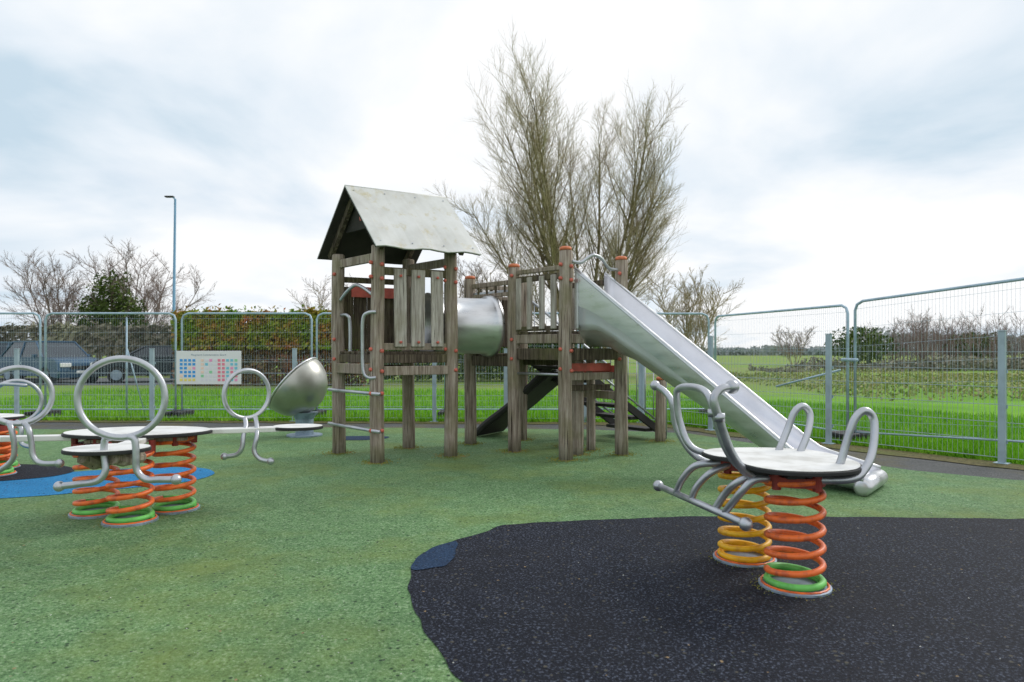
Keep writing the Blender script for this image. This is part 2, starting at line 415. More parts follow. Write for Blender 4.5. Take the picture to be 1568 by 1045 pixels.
for p in (A2, B2, B3):
    for z in (2.22, 1.42, 1.18): bolt(p, z, -.03, -.076)
for z in (.80, .38): bolt(A1, z, .06, -.055); bolt(A1, z, -.06, -.055)
bw = MB(); dk = MB(); bd = MB()
for p, q in ((A1, A3), (A2, A1), (A2, A4), (A3, A4)): dk.beam(p, q, 1.14, 1.24, .06)
bw.beam(A1, A3, 1.0, 1.105, .07, -.06, -.03); dk.beam(A2, A4, .98, 1.1, .05, -.06)
bw.beam(A2, A1, 1.01, 1.13, .05, -.06, -.04)
for i in range(6):
    a, b_ = lerp(A1, A2, (i + .5) / 6), lerp(A3, A4, (i + .5) / 6); dk.beam(a, b_, 1.242, 1.275, .135, .02)
for t, w_ in ((.281, .15), (.519, .165), (.781, .155)):
    c = lerp(A1, A3, t); du = (V((*A3, 0)) - V((*A1, 0))).normalized(); nn = V((du.y, -du.x, 0))
    cc = V((c[0], c[1], (1.33 + 2.22) / 2)) + nn * .045
    bd.box(cc, du * w_, nn * .03, V((R.uniform(-.01, .01), 0, .89 + R.uniform(-.02, .02))))
dk.beam(A1, A3, 2.15, 2.24, .05, -.05); bw.beam(A1, A3, 1.29, 1.37, .05, -.05)
for t in (.281, .519, .781):
    for z in (1.38, 2.14):
        c = lerp(A1, A3, t); bolts.tube([(c[0] + .03, c[1] - .062, z), (c[0] + .04, c[1] - .078, z)], .016, 8)
for i in range(5):
    c = lerp(A2, A4, .12 + i * .19); du = (V((*A4, 0)) - V((*A2, 0))).normalized(); nn = V((-du.y, du.x, 0))
    dk.box(V((c[0], c[1], 1.69)) + nn * .03, du * .168, nn * .03, V((0, 0, .78)))
dk.beam(A2, A4, 2.13, 2.2, .05); bw.beam(A2, A1, 2.30, 2.40, .05, -.07); bw.beam(A3, A4, 2.30, 2.40, .05, -.07)
rd = MB(); rd.beam(A2, A4, 1.95, 2.08, .02, -.15, -.05)
rd.beam(B1, B3, 1.035, 1.13, .03, -.08, .12); rd.beam(B3, B4, 1.0, 1.1, .03, -.06, .03)
rd.make("red_panels", M['sheetred'], tower)
for t in (.08, .92):
    c = lerp(A3, A4, t); bd.box((c[0], c[1], 1.7), Vv * .1, U * .03, (0, 0, .8))
for p, q in ((B1, B2), (B1, B3), (B3, B4), (B2, B4)):
    bw.beam(p, q, 1.37, 1.48, .06); dk.beam(p, q, 1.17, 1.31, .05, -.04)
for i in range(6):
    a, b_ = lerp(B1, B2, (i + .5) / 6), lerp(B3, B4, (i + .5) / 6); dk.beam(a, b_, 1.482, 1.515, .13, .02)
for t in (.14, .36, .60, .82):
    c = lerp(B2, B1, t); du = (V((*B1, 0)) - V((*B2, 0))).normalized(); nn = V((du.y, -du.x, 0))
    bd.box(V((c[0], c[1], 1.86)) + nn * .035, du * .085, nn * .028, V((0, R.uniform(-.01, .01), .64)))
dk.beam(B2, B1, 2.13, 2.20, .05, -.05); bw.beam(B2, B1, 2.23, 2.285, .05, -.05); dk.beam(B2, B1, 1.52, 1.58, .05, -.05)
for t in (.15, .38, .62, .85):
    c = lerp(B3, B4, t); bd.box((c[0], c[1], 1.86), Vv * .08, U * .03, (0, 0, .62))
dk.beam(B3, B4, 2.1, 2.17, .05, -.05)
bw.beam(B1, B3, .93, 1.02, .05, -.06, .08); dk.beam(B1, B3, .80, .87, .05, -.06, .16); bw.beam(B3, B4, .68, .78, .05, -.06)
for p, q in ((B2, C1), (C1, C2), (C2, B4)): dk.beam(p, q, 1.08, 1.21, .06)
for i in range(5):
    a, b_ = lerp(B2, C1, (i + .5) / 5), lerp(B4, C2, (i + .5) / 5); dk.beam(a, b_, 1.212, 1.245, .15, .02)
for p, q in ((B2, C1), (C1, C2)):
    bw.beam(p, q, 2.12, 2.18, .05, -.05); bw.beam(p, q, 1.98, 2.03, .04, -.05)
    for t in (.2, .4, .6, .8):
        c = lerp(p, q, t); dk.box((c[0], c[1], 2.07), (.03, 0, 0), (0, .03, 0), (0, 0, .16))
for t in (.15, .32, .5, .68, .85):
    c = lerp(C1, C2, t); dk.box((c[0], c[1], 1.66), U * .12, Vv * .03, (0, 0, .66))
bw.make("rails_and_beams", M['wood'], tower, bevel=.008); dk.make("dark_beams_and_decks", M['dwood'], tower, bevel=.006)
bd.make("vertical_boards", M['board'], tower, bevel=.008); pm.make("posts", M['wood'], tower, True)
caps.make("post_caps", M['ocap'], tower, True); bolts.make("bolt_caps", M['redcap'], tower, True)
mt.make("moss_tufts", leafmat("moss_tuft_leaves", (.10, .13, .02), (.20, .21, .04), (.25, .18, .07), 5))
# roof
rf, rb = V((-1.97, 8.035, 3.22)), V((-.845, 8.69, 3.22))
drop = V((0, 0, -.79))
def slab(side, name, mat, t0, t1, shrink=0.):
    w = -Vv * .72 if side > 0 else Vv * .72
    ru = (rb - rf).normalized(); nrm = ru.cross(w + drop).normalized()
    if nrm.z < 0: nrm = -nrm
    mb = MB(); n = 12
    for t in (t0, t1):
        for i in range(n + 1):
            a = rf.lerp(rb, i / n)
            e = a + (w + drop) * (1 - shrink) + nrm * t
            e.z += .012 * math.sin(i * 1.4) * (1 if side > 0 else 0)
            mb.v += [a + nrm * t, a.lerp(e, .5) + nrm * (t * .5), e]
    k = 3 * (n + 1)
    for q in (0, k):
        for i in range(n):
            for j in range(2):
                a = q + i * 3 + j; mb.f.append((a, a + 3, a + 4, a + 1))
    for i in range(n):
        mb.f.append((i * 3 + 2, i * 3 + 5, k + i * 3 + 5, k + i * 3 + 2)); mb.f.append((i * 3, i * 3 + 3, k + i * 3 + 3, k + i * 3))
    for j in range(2):
        mb.f.append((j, j + 1, k + j + 1, k + j)); e = n * 3 + j; mb.f.append((e, e + 1, k + e + 1, k + e))
    mb.make(name, mat, tower)
for sd in (1, -1):
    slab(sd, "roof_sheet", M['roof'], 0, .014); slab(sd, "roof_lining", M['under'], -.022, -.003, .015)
MB().tube([rf + V((0, 0, .0)), rb], .018, 8).make("ridge", M['roof'], tower, True)
sc = MB(); wv = -Vv * .72 + drop; ru = (rb - rf).normalized(); nrm = ru.cross(wv).normalized(); nrm = nrm if nrm.z > 0 else -nrm
for a_ in (.06, .35, .65, .94):
    for b_ in (.08, .92):
        q = rf.lerp(rb, a_) + wv * b_ + nrm * .014; sc.tube([q, q + nrm * .008], .009, 8)
sc.make("roof_screws", M['tube'], tower)
rm = MB()
for off in (.12, 1.12):
    a = rf + ru * off + V((0, 0, -.09))
    for sd in (-1, 1):
        w = Vv * .62 * sd + V((0, 0, -.68)); c = a + w / 2; dn = w.normalized()
        rm.box(c, w, ru * .05, ru.cross(dn) * .09)
rm.make("rafters", M['dwood'], tower)
gm = MB()
a = rf + ru * .17
gm.v = [a + V((0, 0, -.12)), a + Vv * .34 + V((0, 0, -.5)), a - Vv * .34 + V((0, 0, -.5)), a + ru * .02 + V((0, 0, -.12)), a + ru * .02 + Vv * .34 + V((0, 0, -.5)), a + ru * .02 - Vv * .34 + V((0, 0, -.5))]
gm.f = [(0, 1, 2), (3, 5, 4), (0, 1, 4, 3), (1, 2, 5, 4), (2, 0, 3, 5)]
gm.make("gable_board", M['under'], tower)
bb = MB(); c = a - ru * .01 + V((0, 0, -.36)) - Vv * .1; bb.tube([c, c - ru * .02], .05, 14); bb.make("gable_disc", M['redcap'], tower)
t = MB()
for z in (.80, .38):
    p, q = lerp(A2, A1, -.12), lerp(A2, A1, 1.14)
    t.tube([(p[0] - .05, p[1] - .07, z), (q[0] - .03, q[1] - .08, z)], .02, 10)
def tb(pts, r=.02, k=10): t.tube(catmull(pts, 6), r, k)
tb([(-2.1, 8.36, 1.90), (-2.0, 8.28, 2.0), (-1.88, 8.2, 2.07), (-1.74, 8.0, 2.02), (-1.6, 7.8, 1.93)])
tb([(-1.53, 7.68, 1.72), (-1.62, 7.68, 1.71), (-1.68, 7.70, 1.64), (-1.69, 7.72, 1.35), (-1.68, 7.72, 1.06), (-1.62, 7.70, .98), (-1.53, 7.68, .98)])
tb([(-2.1, 8.4, 1.72), (-2.0, 8.3, 1.71), (-1.97, 8.3, 1.6), (-1.97, 8.3, 1.2), (-2.0, 8.33, 1.05), (-2.1, 8.4, 1.05)])
tb([(.70, 7.92, 2.32), (.80, 7.95, 2.31), (.90, 8.0, 2.38), (.97, 8.05, 2.41), (1.07, 8.15, 2.38), (1.17, 8.25, 2.28), (1.29, 8.33, 2.27)])
t.tube([(B2[0], B2[1] - .02, 1.0), (B1[0], B1[1] + .05, 1.0)], .015)
t.make("steel_handles_and_rungs", M['tube'], tower, True)
tn = MB(); ax0, ax1 = V((-1.07, 8.56, 1.60)), V((-.27, 8.965, 1.60)); prof = [(0, .40), (.02, .40), (.04, .355), (.5, .35), (.88, .355), (.9, .385), (.96, .395), (1, .395)]
tn.tube([ax0.lerp(ax1, s_) for s_, _ in prof], [r for _, r in prof], 40, cap=False)
tn.make("tunnel_tube", M['steel'], tower, True, solid=-.01)
br = MB(); c = ax1 + U * .01
br.box(c + V((0, 0, .02)) - Vv * .41, Vv * .05, U * .04, V((0, 0, .8))); br.box(c + V((0, 0, .43)), Vv * .84, U * .04, V((0, 0, .06)))
br.make("tunnel_bracket", M['tube'], tower, bevel=.01)
# slide
P0 = V((.98, 8.15, 0)); D = V((.77, -.64, 0)); Pp = V((.64, .77, 0))
def railz(s):
    if s < 2.45: return 2.2 - .77 * s
    return .3135 - (s - 2.45) * .25
def bedz(s):
    if s < .25: return 1.50
    if s < 2.45: return 1.50 - (s - .25) * .60
    if s < 2.84: return .18 - (s - 2.45) * .08
    return .149 - (s - 2.84) * .45
SS = [-.05, .1, .2, .28, .4, .6] + [.8 + .2 * i for i in range(8)] + [2.35, 2.45, 2.55, 2.7, 2.84, 2.92, 3.0]
def smooth_fn(f, s): return (f(s - .08) + f(s) * 2 + f(s + .08)) / 4
mb = MB(); belly = MB()
HW = .31
for s in SS:
    bz = smooth_fn(bedz, s); rz = max(smooth_fn(railz, s), bz + .06); h = rz - bz
    c = P0 + D * s
    sec = [(-HW - .035, h - .03), (-HW - .03, h), (-HW, h), (-HW, min(.1, h * .5)), (-HW + .03, .035), (-HW + .1, .005), (0, 0), (HW - .1, .005), (HW - .03, .035), (HW, min(.1, h * .5)), (HW, h), (HW + .03, h), (HW + .035, h - .03)]
    for cc, hh in sec: mb.v.append(c + Pp * cc + V((0, 0, bz + hh)))
    for k in range(15):
        a = math.pi * k / 14; depth = .17 if s < .5 else .12
        top = h - .025
        zz = (bz + top) - (top + min(depth, bz - .02)) * math.sin(a) ** .55
        belly.v.append(c + Pp * (-math.cos(a) * (HW + .014)) + V((0, 0, max(zz, .015))))
for i in range(len(SS) - 1):
    for j in range(12): a = i * 13 + j; mb.f.append((a, a + 1, a + 14, a + 13))
    for j in range(14): a = i * 15 + j; belly.f.append((a, a + 1, a + 16, a + 15))
mb.make("slide_bed_and_sides", M['slide'], tower, True, solid=.006)
belly.make("slide_underside", M['steel'], tower, True)
r = MB()
for sd in (-1, 1):
    r.tube([P0 + D * s + Pp * sd * (HW + .015) + V((0, 0, max(smooth_fn(railz, s), smooth_fn(bedz, s) + .06))) for s in SS], .018, 8)
e = P0 + D * 2.99
r.tube([e - Pp * .345 + V((0, 0, .085)), e - Pp * .335 + V((0, 0, .085)), e + Pp * .335 + V((0, 0, .085)), e + Pp * .345 + V((0, 0, .085))], [.045, .074, .074, .045], 18)
f = P0 + D * 2.55 - Pp * .3
r.box(f + V((0, 0, .05)), D * .06, Pp * .03, V((0, 0, .1))); r.box(f + Pp * .6 + V((0, 0, .05)), D * .06, Pp * .03, V((0, 0, .1)))
r.make("slide_rails_and_lip", M['steel'], tower, True)
sp = MB()
for sd in (-1, 1):
    q = P0 + Pp * sd * (HW + .01); sp.box(q + V((0, 0, 1.87)) + D * -.03, D * .05, Pp * .02, V((0, 0, .66)))
sp.make("slide_entry_plates", M['steel'], tower)
# stairs
stp = MB(); rl = MB(); c0 = V((.50, 9.33, 0)); Vn = V((-.6, .75, 0)).normalized()
for i in range(6):
    c = c0 + U * (.15 + i * .26) + V((0, 0, 1.05 - i * .18)); stp.box(c, U * .23, Vn * .76, V((0, 0, .045)))
for sd in (-1, 1):
    a = c0 + Vn * .4 * sd + V((0, 0, 1.15)); b_ = c0 + Vn * .4 * sd + U * 1.7 + V((0, 0, .05)); w = b_ - a
    stp.box((a + b_) / 2, w, Vn * .04, V((0, 0, .12)))
    rl.tube([a + V((0, 0, .85)), b_ + V((0, 0, .8)), b_ + V((0, 0, .0))], .02, 8)
    rl.tube([a + V((0, 0, .15)), b_ + V((0, 0, .12))], .014, 8)
    for i in range(11):
        q = a.lerp(b_, (i + .5) / 11); rl.tube([q + V((0, 0, .1)), q + V((0, 0, .83))], .008, 6)
stp.make("stair_treads", M['sheetdark'], tower, bevel=.005); rl.make("stair_rails", M['tube'], tower, True)
rp = MB(); a, b_ = V((.75, 9.75, 1.0)), V((-.35, 10.4, .03)); w = b_ - a; nn = V((w.y, -w.x, 0)).normalized()
rp.box((a + b_) / 2, w, nn * .7, w.cross(nn).normalized() * .04)
for sd in (-1, 1):
    pts = [a + nn * .36 * sd + V((0, 0, .1)), a.lerp(b_, .5) + nn * .36 * sd + V((0, 0, .03)), a.lerp(b_, .85) + nn * .36 * sd + V((0, 0, .05)), b_ + nn * .36 * sd + V((0, 0, .02))]
    rp.tube(catmull(pts, 5), .05, 8)
rp.make("climbing_ramp", M['sheetdark'], tower)

# ---------------------------------------------------------------- spring rockers
def helix(x, y, z0, z1, r, turns):
    n = int(turns * 28); out = []
    for i in range(n + 1):
        tt = i / n; a = tt * turns * 2 * math.pi
        out.append(V((x + r * math.cos(a), y + r * math.sin(a), z0 + (z1 - z0) * tt)))
    return out
def spring(root, x, y, ztop, r=.15, colr='orange', bottom='greenp', turns=5.5, tr=.0178, lean=(0, 0)):
    z0 = .05
    pts = helix(x, y, z0, ztop, r, turns)
    flat = helix(x, y, .036, z0, r, 1.0)
    for p in pts:
        k = (p.z / ztop) ** 2; p.x += lean[0] * k; p.y += lean[1] * k
    g_end = 12
    MB().tube(pts[g_end:], tr, 10).make("spring_coil", M[colr], root, True)
    MB().tube(flat[:-1] + pts[:g_end + 1], tr * 1.06, 10).make("spring_bottom_coil", M[bottom], root, True)
    MB().tube([(x, y, .0), (x, y, .022), (x, y, .026)], [r + .045, r + .045, r + .035], 36).make("base_plate", M['base'], root)
    MB().tube([(x + (r + .03) * math.cos(a * .3), y + (r + .03) * math.sin(a * .3), .028) for a in range(21)], .007, 6, True).make("base_ring", M['orange'], root)
    b = MB(); tx, ty = x + lean[0], y + lean[1]
    b.tube([(tx, ty, ztop - .03), (tx, ty, ztop + .02)], r + .012, 30)
    for a in range(4):
        w = a * 1.57 + .5; b.tube([(tx + r * math.cos(w), ty + r * math.sin(w), ztop - .05), (tx + r * math.cos(w), ty + r * math.sin(w), ztop + .06)], .025, 8)
    b.make("spring_clamp", M['dred'], root)
def plate(root, poly, z, th=.022):
    p = sm(poly, 6)
    cx = sum(a for a, _ in p) / len(p); cy = sum(a for _, a in p) / len(p)
    MB().prism(p, z - th, z).make("plate_edge", M['pedge'], root, bevel=.004)
    MB().prism([(cx + (a - cx) * .975, cy + (b - cy) * .975) for a, b in p], z + .002, z + .006).make("plate_top", M['plate'], root, bevel=.002)
def disc(cx, cy, rx, ry, rot=0, n=10):
    return [(cx + rx * math.cos(a) * math.cos(rot) - ry * math.sin(a) * math.sin(rot), cy + rx * math.cos(a) * math.sin(rot) + ry * math.sin(a) * math.cos(rot)) for a in [2 * math.pi * i / n for i in range(n)]]

rk = empty("spring_rocker")
spring(rk, 1.54, 3.72, .60, .142, turns=5.8)
spring(rk, 1.43, 4.2, .60, .142, 'yellow', 'yellow', 6.4)
plate(rk, [(1.156, 4.16), (1.297, 4.29), (1.626, 4.31), (1.864, 4.18), (1.92, 3.80), (1.80, 3.54), (1.57, 3.45), (1.36, 3.50), (1.26, 3.66), (1.25, 3.88), (1.17, 3.99)], .675)
sup = MB(); sup.box((1.49, 3.95, .635), (.09, 0, 0), (0, .75, 0), (0, 0, .035)); sup.box((1.5, 3.72, .634), (.5, 0, 0), (0, .06, 0), (0, 0, .03)); sup.box((1.47, 4.2, .634), (.5, 0, 0), (0, .06, 0), (0, 0, .03))
sup.make("under_frame", M['pedge'], rk)
h = MB()
def ht(mb_, pts, r=.0215, k=12): mb_.tube(catmull(pts, 7), r, k)
ht(h, [(1.50, 3.76, .625), (1.38, 3.73, .605), (1.278, 3.70, .625), (1.174, 3.65, .745), (1.098, 3.61, .92), (1.066, 3.60, 1.03), (1.10, 3.62, 1.083), (1.165, 3.65, 1.097)], .023)
h.sphere((1.178, 3.655, 1.098), .038)
ht(h, [(1.55, 4.28, .625), (1.42, 4.32, .585), (1.295, 4.35, .565), (1.162, 4.4, .63), (1.072, 4.45, .79), (1.042, 4.45, .955), (1.008, 4.5, 1.02), (.962, 4.54, 1.055)])
h.sphere((.954, 4.55, 1.058), .034)
ht(h, [(1.36, 3.86, .64), (1.275, 3.85, .645), (1.194, 3.85, .766), (1.137, 3.85, .95), (1.113, 3.89, 1.046), (1.089, 4.05, 1.073), (1.052, 4.24, 1.062), (1.037, 4.3, 1.01), (1.062, 4.3, .827), (1.131, 4.25, .68), (1.33, 4.2, .64)])
h.tube([(1.09, 3.60, .965), (1.13, 3.85, .965)], .012, 8)
for q in ((1.095, 3.605, .94), (1.133, 3.85, .94)): h.tube([V(q) - V((0, 0, .022)), V(q) + V((0, 0, .022))], .03, 12)
h.tube([(.995, 4.6, .376), (1.243, 3.65, .368)], .0205, 12); h.sphere((.99, 4.62, .376), .037); h.sphere((1.246, 3.64, .367), .037)
ht(h, [(1.50, 3.72, .61), (1.402, 3.7, .600), (1.31, 3.7, .59), (1.245, 3.73, .51), (1.20, 3.84, .385)])
ht(h, [(1.48, 3.80, .61), (1.36, 3.80, .60), (1.26, 3.83, .55), (1.215, 3.9, .47), (1.178, 3.95, .38)])
ht(h, [(1.40, 4.2, .61), (1.270, 4.2, .60), (1.145, 4.25, .575), (1.08, 4.32, .48), (1.052, 4.38, .378)])
ht(h, [(1.40, 4.14, .61), (1.31, 4.12, .60), (1.20, 4.13, .55), (1.13, 4.17, .46), (1.105, 4.2, .378)])
ht(h, [(1.60, 4.2, .63), (1.632, 4.2, .66), (1.712, 4.25, .792), (1.757, 4.25, .906), (1.810, 4.25, .946), (1.855, 4.25, .893), (1.817, 4.2, .777), (1.739, 4.15, .65), (1.70, 4.12, .63)])
ht(h, [(1.76, 3.72, .64), (1.782, 3.7, .69), (1.820, 3.7, .822), (1.862, 3.7, .928), (1.916, 3.7, .966), (1.962, 3.7, .911), (1.928, 3.65, .759), (1.86, 3.6, .668), (1.778, 3.57, .622), (1.62, 3.6, .61), (1.5, 3.68, .61)])
h.make("steel_tube_handles", M['tube'], rk, True)

lk = empty("spring_rocker")
spring(lk, -2.865, 5.126, .55, .145, turns=5.4); spring(lk, -3.268, 5.37, .55, .145, turns=5.4); spring(lk, -2.72, 5.50, .59, .145, turns=6)
plate(lk, disc(-2.98, 5.45, .56, .33, .1), .645); plate(lk, disc(-2.68, 4.52, .27, .20, .1), .645)
plate(lk, disc(-1.82, 5.80, .21, .16, .1), .645)
bmz = MB(); bmz.box((-2.78, 4.95, .61), (.1, -.0, 0), (.12, -.75, 0), (0, 0, .04)); bmz.beam((-3.0, 5.45), (-1.8, 5.8), .61, .648, .13); bmz.beam((-3.0, 5.42), (-4.3, 5.2), .59, .63, .1)
bmz.make("cross_beams", M['plate'], lk, bevel=.006)
sup = MB(); sup.beam((-3.3, 5.35), (-2.6, 5.52), .58, .605, .3); sup.tube([(-2.78, 4.42, .60), (-2.75, 4.5, .55), (-2.75, 4.7, .55)], .045, 10); sup.tube([(-2.58, 4.42, .60), (-2.56, 4.5, .57), (-2.56, 4.7, .56)], .045, 10)
sup.make("under_frame", M['wood'], lk)
def ringt(mb_, c, r, nx, ny, tr=.0215):
    n = V((nx, ny, 0)).normalized(); a = V((0, 0, 1)); b_ = n.cross(a); c = V(c)
    mb_.tube([c + (a * math.cos(w) + b_ * math.sin(w)) * r for w in [2 * math.pi * i / 44 for i in range(44)]], tr, 12, True)
h = MB()
ringt(h, (-2.515, 4.4, .985), .255, -.25, 1)
ht(h, [(-2.575, 4.4, .735), (-2.62, 4.4, .72), (-2.63, 4.4, .66), (-2.627, 4.4, .605), (-2.615, 4.39, .515), (-2.66, 4.38, .455), (-2.78, 4.38, .435), (-2.89, 4.38, .422)])
ht(h, [(-2.47, 4.4, .735), (-2.435, 4.4, .72), (-2.425, 4.4, .66), (-2.424, 4.4, .6), (-2.415, 4.4, .515), (-2.36, 4.4, .462), (-2.27, 4.4, .46), (-2.18, 4.4, .46)])
h.sphere((-2.905, 4.38, .42), .034); h.sphere((-2.165, 4.4, .46), .034)
ringt(h, (-2.27, 5.85, .915), .205, -1, .85, .019)
ht(h, [(-2.25, 5.75, .72), (-2.22, 5.7, .66), (-2.21, 5.62, .59), (-2.215, 5.6, .49), (-2.26, 5.6, .435), (-2.35, 5.6, .42)], .019)
ht(h, [(-2.18, 5.8, .72), (-2.13, 5.7, .66), (-2.10, 5.62, .58), (-2.115, 5.6, .47), (-2.07, 5.6, .40), (-1.99, 5.6, .38)], .019)
h.sphere((-2.36, 5.6, .42), .03); h.sphere((-1.98, 5.6, .38), .03)
ringt(h, (-3.76, 5.2, .945), .215, -.6, 1, .02)
ht(h, [(-3.68, 5.15, .74), (-3.61, 5.1, .70), (-3.59, 5.1, .6), (-3.575, 5.1, .5), (-3.52, 5.1, .45), (-3.39, 5.1, .447)], .02)
ht(h, [(-3.80, 5.15, .74), (-3.745, 5.1, .72), (-3.72, 5.1, .6), (-3.73, 5.1, .48), (-3.82, 5.1, .40), (-3.9, 5.1, .37)], .02)
h.sphere((-3.38, 5.1, .447), .032)
h.make("steel_tube_rings", M['tube'], lk, True)

ok = empty("spring_rocker")
spring(ok, -5.55, 7.4, .5, .14); spring(ok, -5.3, 7.0, .5, .14); plate(ok, disc(-5.6, 7.1, .5, .3), .6)
h = MB(); ringt(h, (-4.72, 6.5, .80), .2, -.7, 1, .019); ht(h, [(-4.68, 6.45, .62), (-4.6, 6.4, .55), (-4.6, 6.4, .42), (-4.5, 6.4, .38)], .019)
ht(h, [(-5.6, 7.1, .58), (-5.0, 6.7, .58), (-4.72, 6.5, .6)], .02); ht(h, [(-4.95, 6.45, .9), (-4.8, 6.4, .97), (-4.55, 6.4, .96)], .016); h.make("steel_tube_rings", M['tube'], ok, True)

# ---------------------------------------------------------------- spinner bowl
bo = empty("tilted_spinner_bowl")
C = V((-3.26, 10.2, .79)); ax = V((-.76, .08, .63)).normalized(); e1 = ax.orthogonal().normalized(); e2 = ax.cross(e1)
mb = MB(); n = 16; k = 48
for i in range(n + 1):
    th = math.pi / 2 * i / n
    for j in range(k):
        w = 2 * math.pi * j / k
        mb.v.append(C + (e1 * math.cos(w) + e2 * math.sin(w)) * .49 * math.sin(th) - ax * .49 * math.cos(th) * 1.0)
for i in range(n):
    for j in range(k): mb.f.append((i * k + j, i * k + (j + 1) % k, (i + 1) * k + (j + 1) % k, (i + 1) * k + j))
mb.make("bowl", simple("bowl_steel", (.46, .46, .42), .36, .85, .12, 3.), bo, True, solid=.012)
mb = MB(); mb.tube([C + (e1 * math.cos(w) + e2 * math.sin(w)) * .49 for w in [2 * math.pi * j / 60 for j in range(60)]], .014, 8, True); mb.make("rim", M['steel'], bo, True)
mb = MB(); mb.tube([(-3.1, 10.2, 0), (-3.1, 10.2, .26), (-3.1, 10.2, .36)], [.13, .13, .2], 24); mb.tube([(-3.1, 10.2, .01), (-3.1, 10.2, .03)], .26, 24); mb.make("pedestal", M['base'], bo)

# ---------------------------------------------------------------- street lamp
lp = empty("street_lamp")
mb = MB(); mb.tube([(-14.9, 30, 0), (-14.9, 30, 1.2), (-14.88, 30, 1.25), (-14.80, 30, 7.9)], [.11, .11, .07, .045], 12)
mb.tube([(-14.80, 30, 7.88), (-14.9, 30, 7.98), (-15.05, 30, 8.0)], .03, 8); mb.make("column", M['lampm'], lp, True)
MB().box((-15.05, 30, 8.0), (.38, 0, 0), (0, .2, 0), (.0, 0, .06)).make("lantern", M['pedge'], lp, bevel=.02)

# ---------------------------------------------------------------- cars
def car(x, y, rot, col, suv=False):
    root = empty("parked_car"); paint = simple("car_paint", col, .25, .3, .05, 1., 0, (1, 1, 1), None, .5)
    H = 1.62 if suv else 1.44; L = 4.3; W = 1.78
    cr, sr = math.cos(rot), math.sin(rot)
    def T(p): return V((x + p[0] * cr - p[1] * sr, y + p[0] * sr + p[1] * cr, p[2]))
    low = [(-2.1, .25), (-2.15, .5), (-2.1, .78), (-1.95, .93), (-1.0, 1.0), (1.6, 1.0), (2.08, .95), (2.14, .6), (2.1, .25)]
    def arch(cx): return [(cx + .36 * math.cos(a), .3 + .36 * math.sin(a)) for a in [math.pi * i / 8 for i in range(9)]]
    pr = low + arch(1.3) + arch(-1.32)
    mb = MB(); n = len(pr)
    for yy, s_ in ((-W / 2, .97), (-W / 2 + .08, 1), (W / 2 - .08, 1), (W / 2, .97)):
        for a, z in pr: mb.v.append(T((a * s_, yy, z)))
    for q in range(3):
        for i in range(n): j = (i + 1) % n; mb.f.append((q * n + i, q * n + j, (q + 1) * n + j, (q + 1) * n + i))
    mb.f.append(tuple(range(n))); mb.f.append(tuple(3 * n + i for i in range(n)))
    mb.make("body", paint, root)
    gl = [(-1.05, 1.0), (-.35, H - .04), (1.3, H - .06), (1.85, 1.0)]
    mb = MB()
    for yy in (-1, 1):
        for a, z in gl: mb.v.append(T((a, yy * (W / 2 - (.05 if z < 1.1 else .2)), z)))
    mb.f = [(0, 1, 2, 3), (4, 5, 6, 7), (0, 1, 5, 4), (1, 2, 6, 5), (2, 3, 7, 6), (0, 3, 7, 4)]; mb.make("windows", M['glass'], root)
    mb = MB(); mb.box(T((.48, 0, H - .03)), V((cr, sr, 0)) * 1.72, V((-sr, cr, 0)) * (W - .38), V((0, 0, .06)))
    for yy in (-1, 1):
        for (a, z), (a2, z2) in ((gl[0], gl[1]), ((.45, 1.0), (.42, H - .05)), (gl[3], gl[2])):
            mb.tube([T((a, yy * (W / 2 - .04), z)), T((a2, yy * (W / 2 - .19), z2))], .035, 6)
        mb.box(T((-.75, yy * (W / 2 + .08), 1.05)), V((cr, sr, 0)) * .1, V((-sr, cr, 0)) * .16, V((0, 0, .12)))
    mb.make("roof_pillars_mirrors", paint, root, bevel=.01)
    mb = MB(); rimm = MB()
    for a in (-1.32, 1.3):
        for yy in (-1, 1):
            mb.tube([T((a, yy * (W / 2 - .22), .32)), T((a, yy * (W / 2 - .01), .32))], .315, 20)
            rimm.tube([T((a, yy * (W / 2 - .02), .32)), T((a, yy * (W / 2 + .005), .32))], .2, 14)
    mb.make("tyres", M['tyre'], root); rimm.make("wheel_rims", M['base'], root)
    mb = MB()
    for yy in (-.62, .62): mb.box(T((-2.09, yy, .72)), V((cr, sr, 0)) * .14, V((-sr, cr, 0)) * .38, V((0, 0, .15)))
    mb.box(T((-2.14, 0, .45)), V((cr, sr, 0)) * .06, V((-sr, cr, 0)) * .5, V((0, 0, .11))); mb.make("headlights_and_plate", M['white'], root, bevel=.02)
    mb = MB(); mb.box(T((-2.13, 0, .62)), V((cr, sr, 0)) * .07, V((-sr, cr, 0)) * .9, V((0, 0, .12))); mb.make("grille", M['pedge'], root)
car(-17.9, 26.5, math.radians(152), (.05, .11, .19), True)
car(-14.3, 27.3, math.radians(30), (.03, .04, .055))
car(-20.6, 29.3, math.radians(172), (.10, .17, .25), True)

